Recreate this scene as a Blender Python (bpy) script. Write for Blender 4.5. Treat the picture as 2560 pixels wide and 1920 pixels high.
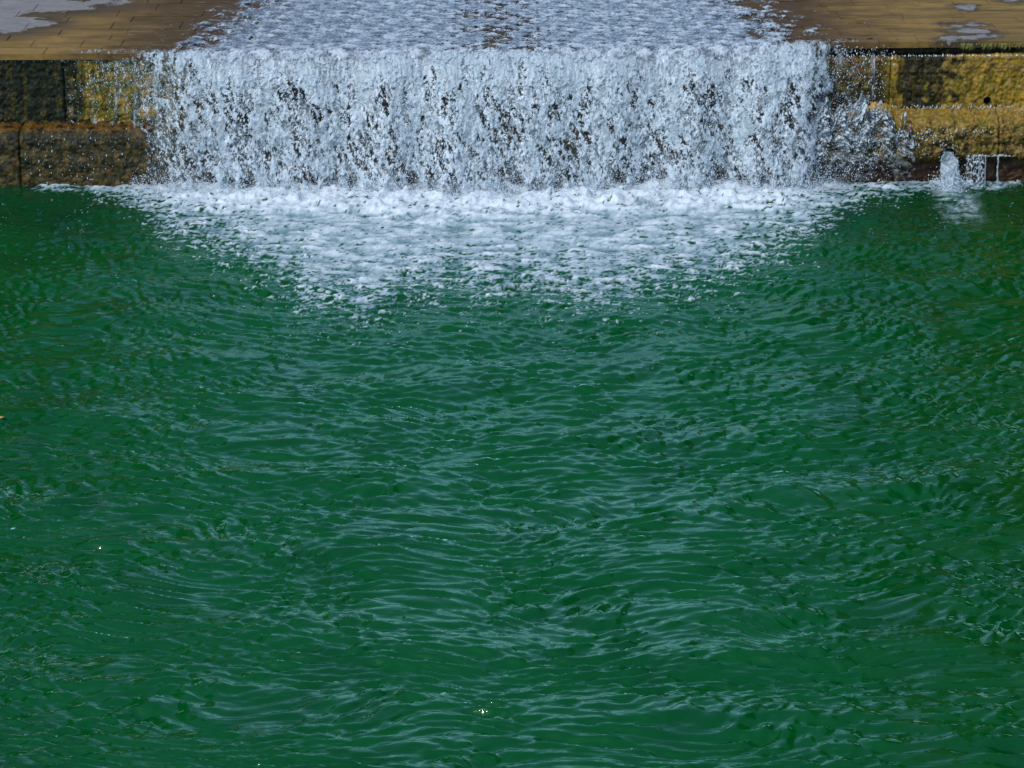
import bpy, math, random
import numpy as np
from mathutils import Matrix, Vector

random.seed(7)
SC = bpy.context.scene
for o in list(bpy.data.objects):
    bpy.data.objects.remove(o)
COL = SC.collection

# ------------------------------------------------------------------ camera
CAM = np.array([0.0, -38.3, 9.6]); PITCH = math.radians(18.59); ROLL = math.radians(0.25); FPX = 6585.0
_f = np.array([0, math.cos(PITCH), -math.sin(PITCH)])
_r0 = np.array([1.0, 0, 0]); _u0 = np.cross(_r0, _f)
_r = _r0*math.cos(ROLL) - _u0*math.sin(ROLL); _u = np.cross(_r, _f)
cd = bpy.data.cameras.new('camera'); cam = bpy.data.objects.new('camera', cd); COL.objects.link(cam)
cd.sensor_width = 36.0; cd.lens = 36.0*FPX/2560; cd.clip_end = 3000; cd.clip_start = 0.5
cam.matrix_world = Matrix(((_r[0], _u[0], -_f[0], CAM[0]), (_r[1], _u[1], -_f[1], CAM[1]), (_r[2], _u[2], -_f[2], CAM[2]), (0, 0, 0, 1)))
SC.camera = cam

# ------------------------------------------------------------------ sky, sun, exposure
SUN = np.array([-0.50, -0.52, 0.92]); SUN /= np.linalg.norm(SUN)
W = bpy.data.worlds.new('World'); SC.world = W; W.use_nodes = True
nt = W.node_tree; sky = nt.nodes.new('ShaderNodeTexSky'); sky.sky_type = 'NISHITA'; sky.sun_disc = False
sky.sun_elevation = math.asin(SUN[2]); sky.sun_rotation = math.atan2(SUN[0], SUN[1])
sky.air_density = 1.0; sky.dust_density = 0.5; sky.ozone_density = 2.0
bg = nt.nodes['Background']; bg.inputs['Strength'].default_value = 0.15
nt.links.new(sky.outputs[0], bg.inputs['Color'])
sd = bpy.data.lights.new('sun', 'SUN'); sd.energy = 2.05; sd.angle = math.radians(0.53); sd.color = (1.0, 0.96, 0.90)
so = bpy.data.objects.new('sun', sd); COL.objects.link(so)
so.rotation_euler = Vector(SUN).to_track_quat('Z', 'Y').to_euler(); so.location = (0, 0, 40)
SC.view_settings.view_transform = 'Standard'; SC.view_settings.look = 'None'
SC.view_settings.gamma = 1.0; SC.view_settings.exposure = 0.98
SC.render.engine = 'CYCLES'
SC.cycles.use_denoising = True
SC.cycles.max_bounces = 8; SC.cycles.transparent_max_bounces = 24
SC.cycles.caustics_reflective = False; SC.cycles.caustics_refractive = False
SC.cycles.sample_clamp_indirect = 6.0

# ------------------------------------------------------------------ pixel (2560 frame) -> place
def ray(px, py):
    d = _f*FPX + (px-1280.0)*_r + (960.0-py)*_u
    return d/np.linalg.norm(d)
def on_z(px, py, z):
    d = ray(px, py); t = (z-CAM[2])/d[2]; return CAM + d*t
def on_y(px, py, y):
    d = ray(px, py); t = (y-CAM[1])/d[1]; return CAM + d*t

# ------------------------------------------------------------------ number helpers
def sst(a, b, x):
    t = np.clip((x-a)/(b-a), 0, 1); return t*t*(3-2*t)
def lerp(a, b, t): return a + (b-a)*t
_tiles = {}
def tile(seed, beta=2.2, n=512, lo=1, hi=None):
    """periodic noise with a power-law spectrum, unit deviation"""
    k_ = (seed, beta, n, lo, hi)
    if k_ in _tiles: return _tiles[k_]
    rg = np.random.default_rng(seed)
    fx = np.fft.fftfreq(n)*n; k = np.sqrt(fx[None, :]**2 + fx[:, None]**2); k[0, 0] = 1
    amp = k**(-(beta+1.0)/2.0); amp[0, 0] = 0; amp[k < lo] = 0
    if hi: amp *= np.exp(-(k/hi)**2)
    F = np.fft.fft2(rg.standard_normal((n, n)))*amp
    h = np.real(np.fft.ifft2(F)); h /= h.std(); _tiles[k_] = h.astype(np.float32)
    return _tiles[k_]
def samp(T, u, v):
    """bilinear, periodic; u, v in tile units"""
    n = T.shape[0]; m = T.shape[1]
    a = np.mod(u, 1.0)*m; b = np.mod(v, 1.0)*n
    i = np.floor(a).astype(np.int64); j = np.floor(b).astype(np.int64)
    fa = a-i; fb = b-j; i %= m; j %= n; i1 = (i+1) % m; j1 = (j+1) % n
    return (T[j, i]*(1-fa)+T[j, i1]*fa)*(1-fb) + (T[j1, i]*(1-fa)+T[j1, i1]*fa)*fb
def fb(x, y, size, seed, beta=2.4, hi=None, lo=3):
    """noise whose largest features are about SIZE metres"""
    return samp(tile(seed, beta, 512, lo, hi), np.asarray(x)/(size*lo)+0.137*seed, np.asarray(y)/(size*lo)+0.71*seed)
def worley(u, v, seed=0):
    rg = np.random.default_rng(1000+seed); J = rg.random((256, 256, 3)).astype(np.float32)
    i0 = np.floor(u).astype(np.int64); j0 = np.floor(v).astype(np.int64)
    F1 = np.full(u.shape, 9.0); F2 = np.full(u.shape, 9.0); ID = np.zeros(u.shape)
    for di in (-1, 0, 1):
        for dj in (-1, 0, 1):
            ii = i0+di; jj = j0+dj; q = J[jj % 256, ii % 256]
            d = np.hypot(ii+0.1+0.8*q[..., 0]-u, jj+0.1+0.8*q[..., 1]-v)
            c = d < F1
            F2 = np.where(c, F1, np.minimum(F2, d)); ID = np.where(c, q[..., 2], ID); F1 = np.where(c, d, F1)
    return F1, F2, ID

# ------------------------------------------------------------------ object helpers
def finish(o, name=None, parent=None, label=None, cat=None, group=None, kind=None):
    if o.name not in COL.objects: COL.objects.link(o)
    if parent is not None: o.parent = parent
    if label: o['label'] = label
    if cat: o['category'] = cat
    if group: o['group'] = group
    if kind: o['kind'] = kind
    return o
def raw_mesh(name, V, Q, attrs=None, smooth=True, mat=None, corners=4):
    me = bpy.data.meshes.new(name); n = len(V); q = len(Q)
    me.vertices.add(n); me.vertices.foreach_set('co', np.ascontiguousarray(V, dtype=np.float32).ravel())
    me.loops.add(q*corners); me.loops.foreach_set('vertex_index', np.ascontiguousarray(Q, dtype=np.int32).ravel())
    me.polygons.add(q); me.polygons.foreach_set('loop_start', np.arange(q, dtype=np.int32)*corners)
    me.update(calc_edges=True)
    me.polygons.foreach_set('use_smooth', np.full(q, smooth))
    for k, a in (attrs or {}).items():
        a = np.asarray(a, dtype=np.float32)
        if a.ndim == 1:
            me.attributes.new(k, 'FLOAT', 'POINT').data.foreach_set('value', a)
        else:
            me.attributes.new(k, 'FLOAT_VECTOR', 'POINT').data.foreach_set('vector', np.ascontiguousarray(a).ravel())
    if mat: me.materials.append(mat)
    me.update()
    return me
def grid(name, P, keep=None, attrs=None, mat=None, flip=False, **kw):
    """P (rows, columns, 3); keep marks the faces that exist"""
    ny, nx = P.shape[:2]
    idx = np.arange(ny*nx).reshape(ny, nx)
    Q = np.stack([idx[:-1, :-1], idx[:-1, 1:], idx[1:, 1:], idx[1:, :-1]], -1).reshape(-1, 4)
    if flip: Q = Q[:, ::-1]
    if keep is not None: Q = Q[keep.ravel()]
    V = P.reshape(-1, 3); at = {k: np.asarray(a).reshape(ny*nx, -1).squeeze(-1) if np.asarray(a).ndim == 2 else np.asarray(a).reshape(ny*nx, -1) for k, a in (attrs or {}).items()}
    if keep is not None:
        used = np.zeros(len(V), bool); used[Q.ravel()] = True; ren = np.cumsum(used)-1
        Q = ren[Q]; V = V[used]; at = {k: a[used] for k, a in at.items()}
    return finish(bpy.data.objects.new(name, raw_mesh(name, V, Q, at, True, mat)), **kw)
def facemax(a): return np.maximum(np.maximum(a[:-1, :-1], a[:-1, 1:]), np.maximum(a[1:, 1:], a[1:, :-1]))
def empty(name, loc=(0, 0, 0), **kw):
    o = bpy.data.objects.new(name, None); o.location = loc; o.empty_display_size = 0.2
    return finish(o, **kw)
def tube(name, pts, rad, mat, n=8, attrs=None, caps=True, **kw):
    """pts (k,3), rad scalar or (k,)"""
    pts = np.asarray(pts, float); k = len(pts); rad = np.broadcast_to(rad, (k,))
    T = np.gradient(pts, axis=0); T /= np.linalg.norm(T, axis=1)[:, None]+1e-9
    ref = np.where(np.abs(T[:, :1]) < 0.9, np.array([[1.0, 0, 0]]), np.array([[0, 1.0, 0]]))
    A = np.cross(T, ref); A /= np.linalg.norm(A, axis=1)[:, None]+1e-9; B = np.cross(T, A)
    th = np.linspace(0, 2*math.pi, n+1)[:-1]
    V = (pts[:, None] + rad[:, None, None]*(np.cos(th)[None, :, None]*A[:, None]+np.sin(th)[None, :, None]*B[:, None])).reshape(-1, 3)
    Q = []
    for a in range(k-1):
        for b in range(n):
            Q.append((a*n+b, a*n+(b+1) % n, (a+1)*n+(b+1) % n, (a+1)*n+b))
    return finish(bpy.data.objects.new(name, raw_mesh(name, V, np.array(Q), attrs, True, mat)), **kw)

# ------------------------------------------------------------------ materials
class NT:
    def __init__(s, name):
        s.m = bpy.data.materials.new(name); s.m.use_nodes = True; s.t = s.m.node_tree; s.t.nodes.clear()
        s.out = s.n('ShaderNodeOutputMaterial')
    def n(s, typ, **kw):
        x = s.t.nodes.new(typ)
        for k, v in kw.items(): setattr(x, k, v)
        return x
    def set(s, node, **kw):
        for k, v in kw.items():
            i = node.inputs[k.replace('_', ' ')]
            if isinstance(v, bpy.types.NodeSocket): s.t.links.new(v, i)
            else: i.default_value = v
        return node
    def link(s, a, b): s.t.links.new(a, b)
    def attr(s, name, what='Fac'):
        return s.n('ShaderNodeAttribute', attribute_name=name).outputs[what]
    def pos(s): return s.n('ShaderNodeNewGeometry').outputs['Position']
    def noise(s, scale, detail=4, rough=0.55, vec=None, dist=0.0):
        x = s.n('ShaderNodeTexNoise'); x.inputs['Scale'].default_value = scale; x.inputs['Detail'].default_value = detail
        x.inputs['Roughness'].default_value = rough; x.inputs['Distortion'].default_value = dist
        if vec is not None: s.link(vec, x.inputs['Vector'])
        return x.outputs['Fac']
    def mapv(s, vec, scale=(1, 1, 1), loc=(0, 0, 0)):
        x = s.n('ShaderNodeMapping'); s.link(vec, x.inputs['Vector']); x.inputs['Scale'].default_value = scale; x.inputs['Location'].default_value = loc
        return x.outputs[0]
    def math(s, op, a, b=None, clamp=False):
        x = s.n('ShaderNodeMath', operation=op, use_clamp=clamp)
        for i, v in enumerate((a, b)):
            if v is None: continue
            if isinstance(v, bpy.types.NodeSocket): s.link(v, x.inputs[i])
            else: x.inputs[i].default_value = v
        return x.outputs[0]
    def rng(s, v, a, b, c=0.0, d=1.0):
        x = s.n('ShaderNodeMapRange'); x.inputs[1].default_value = a; x.inputs[2].default_value = b; x.inputs[3].default_value = c; x.inputs[4].default_value = d
        s.link(v, x.inputs[0]); return x.outputs[0]
    def mix(s, f, a, b, blend='MIX'):
        x = s.n('ShaderNodeMix', data_type='RGBA', blend_type=blend)
        for i, v in ((0, f), (6, a), (7, b)):
            if isinstance(v, bpy.types.NodeSocket): s.link(v, x.inputs[i])
            elif i == 0: x.inputs[i].default_value = v
            else: x.inputs[i].default_value = (*v, 1)
        return x.outputs[2]
    def bump(s, h, strength, dist, normal=None):
        x = s.n('ShaderNodeBump'); x.inputs['Strength'].default_value = strength; x.inputs['Distance'].default_value = dist
        s.link(h, x.inputs['Height'])
        if normal is not None: s.link(normal, x.inputs['Normal'])
        return x.outputs[0]
    def mixsh(s, f, a, b):
        x = s.n('ShaderNodeMixShader')
        if isinstance(f, bpy.types.NodeSocket): s.link(f, x.inputs[0])
        else: x.inputs[0].default_value = f
        s.link(a, x.inputs[1]); s.link(b, x.inputs[2]); return x.outputs[0]
    def done(s, sh): s.link(sh, s.out.inputs['Surface']); return s.m

def mat_pool():
    t = NT('green_pool_water')
    foam = t.attr('foam'); tint = t.attr('tint'); flow = t.attr('flow', 'Vector')
    b1 = t.noise(5.0, 4, 0.6, t.mapv(flow, (0.45, 1.5, 1)))
    b2 = t.noise(15.0, 3, 0.6, t.mapv(flow, (0.4, 1.6, 1)))
    nrm = t.bump(b2, 0.4, 0.008, t.bump(b1, 0.3, 0.03))
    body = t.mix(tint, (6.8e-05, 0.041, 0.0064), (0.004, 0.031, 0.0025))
    body = t.mix(t.attr('dark_body'), body, t.mix(tint, (0.0004, 0.020, 0.0060), (0.005, 0.020, 0.0020)))
    n3 = t.noise(3.0, 3, 0.5, flow)
    body = t.mix(t.rng(n3, 0.35, 0.7), body, t.mix(0.5, body, (0, 0.028, 0.006)))
    geo = t.n('ShaderNodeNewGeometry')
    vm = t.n('ShaderNodeVectorMath', operation='ADD'); t.link(geo.outputs['Normal'], vm.inputs[0]); vm.inputs[1].default_value = (0, 0, 0.6)
    vn = t.n('ShaderNodeVectorMath', operation='NORMALIZE'); t.link(vm.outputs[0], vn.inputs[0])
    dif = t.n('ShaderNodeBsdfDiffuse'); t.link(body, dif.inputs['Color']); t.link(vn.outputs[0], dif.inputs['Normal'])
    glo = t.n('ShaderNodeBsdfGlossy'); glo.inputs['Roughness'].default_value = 0.05; glo.inputs['Color'].default_value = (0.62, 0.98, 0.80, 1); t.link(nrm, glo.inputs['Normal'])
    fr = t.n('ShaderNodeFresnel'); fr.inputs['IOR'].default_value = 1.33; t.link(nrm, fr.inputs['Normal'])
    water = t.mixsh(fr.outputs[0], dif.outputs[0], glo.outputs[0])
    fb1 = t.noise(26.0, 4, 0.6)
    fn = t.bump(fb1, 0.25, 0.012)
    fo = t.n('ShaderNodeBsdfPrincipled')
    t.set(fo, Base_Color=t.mix(t.attr('white'), (0.08, 0.145, 0.160), (0.40, 0.45, 0.48)), Roughness=0.5, Normal=fn)
    ff = t.math('ADD', foam, t.math('MULTIPLY', t.math('SUBTRACT', t.noise(38.0, 3, 0.6, t.mapv(t.pos(), (0.7, 1, 1))), 0.5), 0.45))
    return t.done(t.mixsh(t.rng(ff, 0.22, 0.95), water, fo.outputs[0]))

def mat_white(name, thin, thick, gloss=0.25, bump=26.0, dist=0.03, transl=0.3):
    """aerated water: 'alpha' is how much water is there, 'aer' how much air is in it"""
    t = NT(name)
    aer = t.attr('aer')
    n1 = t.noise(bump, 4, 0.65, t.mapv(t.pos(), (1, 1, 0.6)))
    nrm = t.bump(n1, 0.8, dist)
    col = t.mix(aer, thin, thick)
    p = t.n('ShaderNodeBsdfPrincipled'); t.set(p, Base_Color=col, Roughness=gloss, Normal=nrm); p.inputs['IOR'].default_value = 1.33
    tr = t.n('ShaderNodeBsdfTranslucent'); t.link(col, tr.inputs['Color']); t.link(nrm, tr.inputs['Normal'])
    body = t.mixsh(transl, p.outputs[0], tr.outputs[0])
    tp = t.n('ShaderNodeBsdfTransparent')
    return t.done(t.mixsh(t.attr('alpha'), tp.outputs[0], body))

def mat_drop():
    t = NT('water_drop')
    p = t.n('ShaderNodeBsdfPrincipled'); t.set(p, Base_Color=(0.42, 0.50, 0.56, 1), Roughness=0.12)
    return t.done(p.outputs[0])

def mat_wall():
    t = NT('algae_covered_masonry')
    col = t.attr('col', 'Vector'); wet = t.attr('wet'); pos = t.pos()
    n1 = t.noise(22.0, 5, 0.65, pos); n2 = t.noise(75.0, 3, 0.6, pos); n3 = t.noise(4.0, 4, 0.6, t.mapv(pos, (2.2, 2, 0.6)))
    c = t.mix(t.rng(n1, 0.35, 0.72), t.mix(1.0, col, (0.50, 0.48, 0.40), 'MULTIPLY'), t.mix(1.0, col, (1.35, 1.3, 1.2), 'MULTIPLY'))
    c = t.mix(t.rng(n3, 0.45, 0.75, 0, 0.6), c, t.mix(1.0, c, (0.45, 0.5, 0.4), 'MULTIPLY'))
    n4 = t.noise(30.0, 3, 0.6, t.mapv(pos, (1.6, 1.6, 0.3)))
    h = t.math('ADD', t.math('ADD', t.math('MULTIPLY', n1, 0.45), t.math('MULTIPLY', n4, 0.4)), t.math('MULTIPLY', n2, 0.3))
    p = t.n('ShaderNodeBsdfPrincipled')
    t.set(p, Base_Color=c, Roughness=t.rng(wet, 0, 1, 0.85, 0.13), Normal=t.bump(h, 0.9, 0.035)); p.inputs['Specular IOR Level'].default_value = 0.18
    return t.done(p.outputs[0])

def mat_stone(patches, wet_edges):
    t = NT('silted_paving_stone'); pos = t.pos()
    sep = t.n('ShaderNodeSeparateXYZ'); t.link(pos, sep.inputs[0])
    wob = t.noise(1.9, 5, 0.62, t.mapv(pos, (1, 1.6, 1)))
    wob2 = t.noise(2.3, 5, 0.62, t.mapv(pos, (1, 1.6, 1), (7, 3, 0)))
    dx = t.math('MULTIPLY', t.math('SUBTRACT', wob, 0.5), 1.1); dy = t.math('MULTIPLY', t.math('SUBTRACT', wob2, 0.5), 0.55)
    wob3 = t.noise(11.0, 4, 0.65, t.mapv(pos, (1, 1.3, 1), (3, 9, 0)))
    dx = t.math('ADD', dx, t.math('MULTIPLY', t.math('SUBTRACT', wob3, 0.5), 0.30)); dy = t.math('ADD', dy, t.math('MULTIPLY', t.math('SUBTRACT', wob3, 0.5), 0.35))
    X = t.math('ADD', sep.outputs[0], dx); Y = t.math('ADD', sep.outputs[1], dy)
    best = None
    for (cx, cy, rx, ry) in patches:
        a = t.math('MULTIPLY', t.math('SUBTRACT', X, cx), 1/rx); b = t.math('MULTIPLY', t.math('SUBTRACT', Y, cy), 1/ry)
        d = t.math('ADD', t.math('MULTIPLY', a, a), t.math('MULTIPLY', b, b))
        best = d if best is None else t.math('MINIMUM', best, d)
    bare = t.rng(best, 0.9, 1.0, 1, 0)
    rim = t.math('MULTIPLY', t.rng(best, 0.9, 1.1, 0, 1), t.rng(best, 1.2, 4.5, 1, 0))
    grain = t.noise(9.0, 6, 0.65, t.mapv(pos, (0.5, 3.0, 1))); fine = t.noise(60, 4, 0.6, pos); big = t.noise(0.9, 4, 0.6, t.mapv(pos, (0.5, 2.2, 1)))
    silt = t.mix(t.rng(grain, 0.3, 0.7), (0.085, 0.050, 0.009), (0.250, 0.158, 0.042))
    silt = t.mix(t.rng(big, 0.42, 0.62, 0, 0.75), silt, (0.068, 0.0476, 0.00816))
    oi = t.n('ShaderNodeObjectInfo')
    silt = t.mix(t.rng(oi.outputs['Random'], 0, 1, 0, 0.55), silt, (0.1462, 0.085, 0.02584))
    # the wet strip beside the flow has turned brown with algae
    for (x0, x1) in wet_edges:
        near = t.rng(t.math('ADD', sep.outputs[0], t.math('MULTIPLY', t.math('SUBTRACT', wob, 0.5), 3.0)), x0, x1, 0, 0.88)
        near = t.math('MULTIPLY', near, t.math('LESS_THAN' if x0 < 0 else 'GREATER_THAN', sep.outputs[0], 0.0))
        silt = t.mix(near, silt, (0.034, 0.01768, 0.00544))
    stain = t.noise(1.7, 6, 0.7, t.mapv(pos, (0.35, 1.5, 1), (5, 2, 0)), 0.6)
    silt = t.mix(t.rng(stain, 0.50, 0.72, 0, 0.8), silt, (0.034, 0.022, 0.006))
    scuff = t.noise(3.3, 6, 0.7, t.mapv(pos, (0.25, 2.4, 1), (1, 8, 0)), 0.3)
    silt = t.mix(t.rng(scuff, 0.60, 0.74, 0, 0.6), silt, (0.30, 0.22, 0.095))
    silt = t.mix(t.math('MULTIPLY', rim, 0.85), silt, (0.02176, 0.01768, 0.0136))
    grey = t.mix(t.rng(grain, 0.3, 0.75), (0.085, 0.085, 0.088), (0.20, 0.195, 0.19))
    c = t.mix(bare, silt, grey)
    c = t.mix(t.rng(fine, 0.3, 0.75, 0, 0.5), c, t.mix(1.0, c, (0.55, 0.55, 0.55), 'MULTIPLY'))
    h = t.math('ADD', t.math('MULTIPLY', bare, -0.6), t.math('ADD', t.math('MULTIPLY', grain, 0.5), t.math('MULTIPLY', fine, 0.22)))
    p = t.n('ShaderNodeBsdfPrincipled'); t.set(p, Base_Color=c, Roughness=0.8, Normal=t.bump(h, 0.8, 0.03)); p.inputs['Specular IOR Level'].default_value = 0.2
    return t.done(p.outputs[0])

def mat_plain(name, a, b, scale=8.0, rough=0.8, bump=0.5, dist=0.02):
    t = NT(name); n = t.noise(scale, 5, 0.6, t.pos())
    p = t.n('ShaderNodeBsdfPrincipled'); t.set(p, Base_Color=t.mix(t.rng(n, 0.3, 0.7), a, b), Roughness=rough, Normal=t.bump(n, bump, dist))
    return t.done(p.outputs[0])

M_POOL = mat_pool()
M_FALL = mat_white('falling_white_water', (0.19, 0.26, 0.295), (0.51, 0.585, 0.635), 0.3, 30.0, 0.008)
M_FLOW = mat_white('rushing_shallow_water', (0.085, 0.108, 0.135), (0.37, 0.425, 0.47), 0.15, 16.0, 0.014, 0.15)
M_JET = mat_white('outlet_white_water', (0.204, 0.272, 0.2992), (0.4216, 0.5032, 0.544), 0.15, 40, 0.02)
M_DROP = mat_drop()
M_WALL = mat_wall()
M_DARK = mat_plain('wet_black_joint', (0.004, 0.003, 0.002), (0.012, 0.010, 0.005), 14, 0.8)
M_RUST = mat_plain('rusty_iron', (0.03, 0.008, 0.005), (0.09, 0.03, 0.015), 30, 0.7)
M_MOSS = mat_plain('hanging_green_moss', (0.045, 0.050, 0.004), (0.14, 0.125, 0.015), 25, 0.6)
M_GROUND = mat_plain('pale_bank_gravel', (0.0816, 0.068, 0.0408), (0.17, 0.136, 0.0816), 0.8, 0.9, 0.4, 0.1)
M_BED = mat_plain('dark_river_mud', (0.0102, 0.00884, 0.00544), (0.0272, 0.0204, 0.0102), 3, 0.6)
M_WETBED = mat_plain('dark_wet_bed', (0.007, 0.005, 0.005), (0.020, 0.013, 0.011), 9, 0.25)
M_LEAF = mat_plain('dead_leaf', (0.30, 0.12, 0.01), (0.55, 0.30, 0.03), 40, 0.6)

# ------------------------------------------------------------------ the setting: ground far and near
def lipz(x): return 1.88 + 0.125*sst(2.0, 5.5, np.asarray(x, float))
APRON_RISE = 0.02
def apronz(x, y): return lipz(x) + APRON_RISE*np.maximum(np.asarray(y, float), 0)

def sheet(name, x0, x1, y0, y1, nx, ny, zf, mat, **kw):
    X, Y = np.meshgrid(np.linspace(x0, x1, nx), np.linspace(y0, y1, ny))
    return grid(name, np.stack([X, Y, zf(X, Y)], -1), None, None, mat, **kw)
sheet('ground', -900, 900, -900, 900, 40, 40, lambda x, y: np.full(x.shape, -2.5), M_GROUND, kind='structure')
sheet('upstream_river_bed', -260, 260, 8.1, 60, 60, 40, lambda x, y: 2.05+0.06*fb(x, y, 15, 3), M_GROUND, kind='structure')

# the valley upstream, above the frame: the pool mirrors a wooded slope on the right, a bare sandstone slope on the left, open sky between
def right_slope(x, y): return 1.8+56*sst(0, 24, x-(4.0+0.075*y)+2.0*fb(x, y, 14, 21, 2.2))+1.5*fb(x, y, 5, 22, 2.0)*sst(2, 8, x-(4.0+0.075*y))
def left_slope(x, y): return 1.8+40*sst(0, 22, -x-(2.8+0.055*y)+2.0*fb(x, y, 14, 23, 2.2))+0.6*fb(x, y, 4, 24, 2.0)*sst(2, 8, -x-(2.8+0.055*y))
sheet('wooded_hillside', 4, 150, 16, 190, 110, 120, right_slope, mat_plain('dark_woodland', (0.012, 0.022, 0.006), (0.035, 0.050, 0.014), 0.6, 0.9, 1.0, 0.6), kind='structure')
sheet('sandstone_hillside', -150, -2.5, 16, 190, 110, 120, left_slope, mat_plain('bare_sandstone', (0.20, 0.14, 0.07), (0.34, 0.25, 0.14), 0.5, 0.9, 0.8, 0.3), kind='structure')

# ------------------------------------------------------------------ spillway apron and its paving stones
def patch(px, py, rx, ry):
    p = on_z(px, py, 1.92 if px < 1280 else 2.03); q = on_z(px, py-ry, 1.92 if px < 1280 else 2.03)
    return (float(p[0]), float(p[1]), rx/166.0, float(q[1]-p[1]))
PATCHES = [patch(20, 62, 95, 19), patch(85, 20, 165, 15), patch(20, 3, 160, 14), patch(232, 10, 34, 8), patch(287, 11, 18, 7), patch(-60, 40, 120, 30),
           patch(2383, 63, 17, 5), patch(2424, 61, 18, 5), patch(2425, 76, 44, 5), patch(2380, 93, 28, 7), patch(2437, 91, 32, 7), patch(2406, 22, 22, 6), patch(2488, 87, 16, 5), patch(2530, 2, 28, 8)]
M_STONE = mat_stone(PATCHES, [(-6.9, -5.2), (6.2, 4.5)])
apron = sheet('spillway_apron', -13, 13, 0.03, 8.1, 120, 30, lambda x, y: apronz(x, y)-0.008, M_STONE, kind='structure')
def stone_mesh():
    """unit slab, worn rounded edges, the top dished a little"""
    import bmesh
    bm = bmesh.new(); bmesh.ops.create_cube(bm, size=1.0)
    for v in bm.verts: v.co.z *= 0.09
    bmesh.ops.bevel(bm, geom=[e for e in bm.edges if e.calc_length() > 0.3 and all(v.co.z > 0 for v in e.verts)], offset=0.008, segments=2, affect='EDGES')
    me = bpy.data.meshes.new('paving_stone'); bm.to_mesh(me); bm.free(); me.materials.append(M_STONE)
    return me
stone_me = stone_mesh()
def lay_stone(x0, x1, y0, y1, proud):
    o = bpy.data.objects.new('paving_stone', stone_me)
    cx, cy = (x0+x1)/2, (y0+y1)/2
    o.location = (cx, cy, float(apronz(cx, cy)) - 0.045 + proud)
    o.scale = (x1-x0-random.uniform(0.002, 0.009), y1-y0-random.uniform(0.002, 0.008), 1.0)
    o.rotation_euler = (random.uniform(-.004, .004)+0.02, random.uniform(-.003, .003), random.uniform(-.003, .003))
    finish(o, parent=apron); return o
ycur = -0.03; row = 0
while ycur < 5.6:
    dep = 0.46 if row == 0 else random.uniform(0.36, 0.54)
    for (xa, xb) in ((-9.6, -3.6), (3.6, 9.6)):
        x = xa + random.uniform(-0.5, 0)
        while x < xb:
            w = random.choice([0.55, 0.8, 1.0, 1.25, 1.6]) * random.uniform(0.9, 1.1)
            lay_stone(x, x+w, ycur, ycur+dep, random.uniform(-0.004, 0.006)); x += w
    ycur += dep; row += 1
# the far end of the apron and what lies under the flow carry no stone one could see: a plain silted bed
sheet('silted_bed', -13, 13, 6.2, 8.1, 60, 14, lambda x, y: apronz(x, y)-0.012+0.004*fb(x, y, 0.4, 5), M_STONE, kind='structure')
sheet('flow_bed', -3.7, 3.7, -0.02, 6.1, 90, 80, lambda x, y: apronz(x, y)-0.03+0.006*fb(x, y, 0.3, 6), M_WETBED, kind='structure')

# ------------------------------------------------------------------ the weir wall: shaped blocks with their own algae
weir = empty('weir_wall', (0, 0, 0), label='stepped masonry weir wall with mossy blocks below the spillway edge', cat='wall')
C_GOLD = np.array([0.275, 0.172, 0.016]); C_OLIVE = np.array([0.080, 0.070, 0.006]); C_MOSS = np.array([0.0072, 0.01224, 0.00432])
C_TAN = np.array([0.216, 0.144, 0.0432]); C_BROWN = np.array([0.0396, 0.02736, 0.00864]); C_RED = np.array([0.0324, 0.01152, 0.00432]); C_ORANGE = np.array([0.1872, 0.0864, 0.01584]); C_BLACK = np.array([0.00432, 0.0036, 0.00216])
def px2x(px): return (px-1280)/166.5
def path_pts(corners, step):
    P = [np.array(corners[0])]; S = [0.0]
    for a, b in zip(corners[:-1], corners[1:]):
        a = np.array(a); b = np.array(b); L = np.linalg.norm(b-a); k = max(1, int(round(L/step)))
        for i in range(1, k+1): P.append(a+(b-a)*i/k)
    return np.array(P)
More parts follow.
